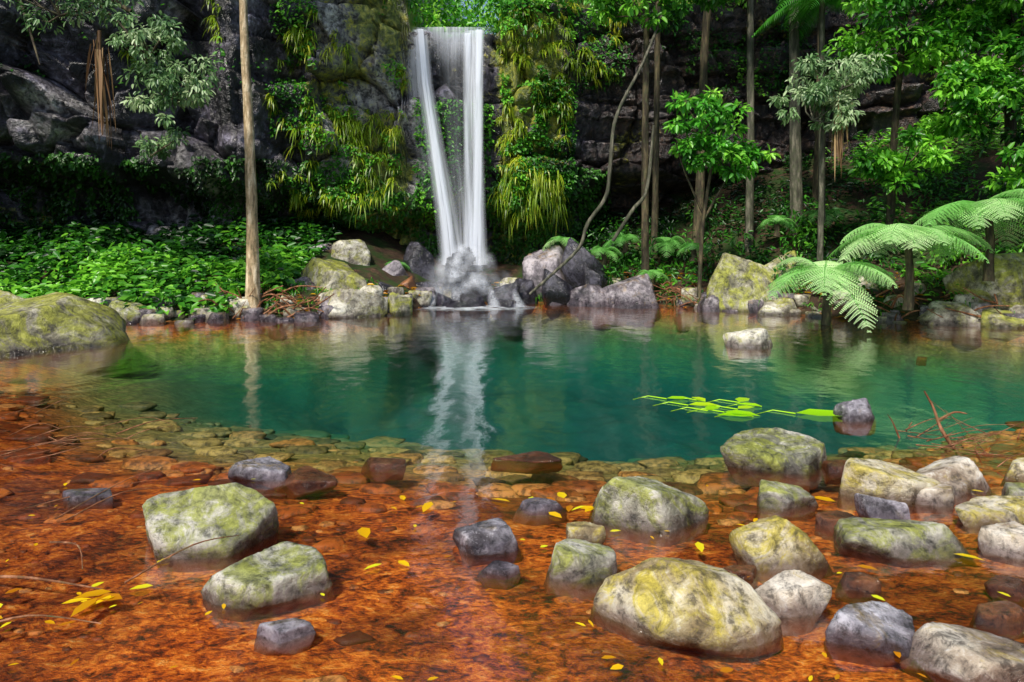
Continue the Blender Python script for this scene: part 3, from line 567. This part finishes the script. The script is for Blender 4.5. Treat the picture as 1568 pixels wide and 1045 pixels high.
def palm(name,x,y,z,h,n,L):
    e=empty(name);t_=Acc();V,F=tube([(x,y,z-h),(x,y,z)],[.08,.06],8,.05,6);t_.add(V,F);t_.build('trunk',BG,e,True);a=Acc()
    for i in range(n):
        az=i/n*2*math.pi+rng.normal(0,.2);el=rng.uniform(.2,1.1);hd=np.array([math.cos(az),math.sin(az),0]);s=np.linspace(0,1,30)
        C=np.array([x,y,z])+hd*(L*s*math.cos(el))[:,None]+np.array([0,0,1.])*(L*(s*math.sin(el)-.7*s*s))[:,None]
        V,F=tube(C[::5],np.linspace(.02,.006,6),5);a.add(V,F,.3);sd=np.array([-math.sin(az),math.cos(az),0]);T=nrm(np.gradient(C,axis=0))
        for sg in (-1,1): a.blades(C[3:],sd*sg+T[3:]*.6,L*.36*np.sin(np.pi*(s[3:]*.8+.15)),.045,.4+.1*rng.normal(),droop=.45)
    a.build('fronds',LG,e)
palm('palm_tree',6.9,15.2,6.9,5,13,1.5)
# --- floating + fallen leaves, twigs
a=Acc()
def fl(pts,L,zz=.012):
    n=len(pts);P=np.array([(p[0],p[1],zz) for p in pts]);az=rng.uniform(0,6.28,n);D=np.stack([np.cos(az),np.sin(az),0*az],1)
    N=np.array([0,0,1.])+rng.normal(0,.06,(n,3));LL=L*rng.uniform(.5,1.2,n);a.leaves(P,D,N,LL,LL*rng.uniform(.25,.6,n),rng.uniform(0,1,n),flat=.35)
fl([(-1.81,2.93),(-1.66,2.88),(-1.73,2.85),(-1.7,2.9),(-1.62,2.84),(-.6,3.15),(-.53,3.18),(-.78,3.55),(-.01,3.9),(.25,3.9),(.3,3.95),(.33,3.85),(.92,3.38),(1.85,3.9),(1.58,3.13),(-1.76,2.64),(-2.14,2.88),(-.46,3.9),(-.62,3.92),(2.8,4.05),(2.1,3.25),(.5,3.5),(.38,3.8),(.2,3.75),(.12,3.98),(2.0,3.55),(-2.1,2.7),(-2.05,2.6),(.4,3.75),(.42,3.84),(-1.85,2.8),(-1.55,2.95),(3.0,4.4),(2.9,3.9)],.125)
nn=80;yy=2.3+2.0*rng.uniform(0,1,nn)**1.3;xx=rng.uniform(-.75,.75,nn)*yy;fl(list(zip(xx,yy)),.05)
n=520;x=rng.uniform(-5.5,9,n);y=shore(x)+rng.uniform(-.1,1.4,n);P=np.stack([x,y,H(x,y)+.03],1)
az=rng.uniform(0,6.28,n);LL=rng.uniform(.08,.2,n);a.leaves(P,np.stack([np.cos(az),np.sin(az),az*0+.1],1),np.array([0,-.2,1.])+rng.normal(0,.3,(n,3)),LL,LL*.4,rng.uniform(0,.3,n))
a.build('fallen_leaves',LYE)
a=Acc()
lil=[(1.46,6.45,.25,.1),(1.60,6.2,.3,.0),(1.85,5.95,.3,-.4),(2.0,6.05,.22,.5),(2.05,5.8,.3,2.9),(2.45,5.9,.5,-.12),(2.1,6.3,.25,1.),(1.8,6.35,.2,2.),(1.72,6.0,.24,.9),(2.25,6.15,.22,2.6)]
for (x,y,L,az) in lil:
    a.leaves(np.array([[x,y,.015]]),np.array([[math.cos(az),math.sin(az),0]]),np.array([[0,0,1.]]),L,L*.55,rng.uniform(.2,.9),flat=.3)
    V,F=tube([(x,y,.01),(x-.15,y+.12,.01),(x-.3,y+.1,-.02)],[.006,.005,.004],5);a.add(V,F,.6)
a.build('floating_pond_leaves',LIL)
a=Acc()
def tw(pts,r): 
    V,F=tube(pts,np.linspace(r,r*.35,len(pts)),6,.1,5);a.add(V,F,.5)
tw([(3.30,5.0,-.1),(3.18,5.05,.1),(3.15,5.1,.25),(3.08,5.1,.38)],.018);tw([(3.16,5.08,.16),(3.3,5.1,.22),(3.4,5.1,.21)],.011);tw([(2.95,5.2,.0),(2.9,5.2,.12),(2.86,5.2,.18)],.008)
for i in range(34):
    x0=rng.uniform(2.9,4.0);y0=rng.uniform(4.4,5.4);an=rng.normal(.2,.6);L=rng.uniform(.3,.9);tw([(x0,y0,rng.uniform(-.02,.05)),(x0+L*.5*math.cos(an),y0+L*.5*math.sin(an)+rng.normal(0,.05),rng.uniform(.0,.10)),(x0+L*math.cos(an),y0+L*math.sin(an),rng.uniform(-.02,.12))],rng.uniform(.003,.006))
for i in range(20):
    x0=rng.uniform(-4.6,-2.4);y0=rng.uniform(4.2,5.8)*(-x0/3.6)**.5;an=rng.normal(.6,.5);L=rng.uniform(.3,.8);tw([(x0,y0,rng.uniform(-.02,.02)),(x0+L*.5*math.cos(an),y0+L*.5*math.sin(an)+rng.normal(0,.07),rng.uniform(.0,.06)),(x0+L*math.cos(an),y0+L*math.sin(an),rng.uniform(-.02,.08))],rng.uniform(.003,.006))
tw([(-2.4,3.05,.0),(-2.1,2.98,.03),(-1.75,2.92,.01)],.009);tw([(-1.7,3.0,.0),(-1.45,3.1,.12),(-1.3,3.25,.1)],.005);tw([(-2.3,3.4,.0),(-2.1,3.3,.03),(-1.95,3.1,.01)],.006);tw([(-2.1,2.6,.0),(-1.9,2.68,.03),(-1.6,2.66,.01)],.006)
for i in range(130):
    x0=rng.choice([rng.uniform(2.8,4.6),rng.uniform(6.8,9),rng.uniform(-5.6,-3.9)]);y0=float(shore(x0))+rng.uniform(-.1,.6);an=rng.uniform(0,6.3);L=rng.uniform(.3,1.1);z0=float(H(x0,y0))
    tw([(x0,y0,z0+.05),(x0+L*.5*math.cos(an),y0+L*.3*math.sin(an),z0+rng.uniform(.1,.3)),(x0+L*math.cos(an),y0+L*.6*math.sin(an),z0+rng.uniform(.0,.4))],rng.uniform(.01,.028))
a.build('fallen_branches',TW,smooth=True)
# ---------------------------------------------------------------- light, sky, camera
w=bpy.data.worlds.new('World');SC.world=w;w.use_nodes=True;nt=w.node_tree
sky=nt.nodes.new('ShaderNodeTexSky');sky.sky_type='NISHITA';sky.sun_disc=False
D=np.array([-.26,-.54,.75]);D/=np.linalg.norm(D)
sky.sun_elevation=math.asin(D[2]);sky.sun_rotation=math.atan2(D[0],D[1])
bg=nt.nodes['Background'];bg.inputs[1].default_value=.15;nt.links.new(sky.outputs[0],bg.inputs[0])
from mathutils import Vector
sl=bpy.data.lights.new('sun','SUN');sl.energy=5.0;sl.angle=math.radians(7);sl.color=(1,.94,.84)
so=bpy.data.objects.new('sun',sl);SC.collection.objects.link(so);so.rotation_euler=Vector(D).to_track_quat('Z','Y').to_euler()
cam=bpy.data.cameras.new('camera');co=bpy.data.objects.new('camera',cam);SC.collection.objects.link(co)
cam.lens=24;cam.sensor_width=36;cam.shift_y=-153/1568;cam.clip_end=300;co.location=(0,0,1.5);co.rotation_euler=(math.radians(90),0,0);SC.camera=co
SC.view_settings.view_transform='Standard';SC.view_settings.look='None';SC.view_settings.exposure=0
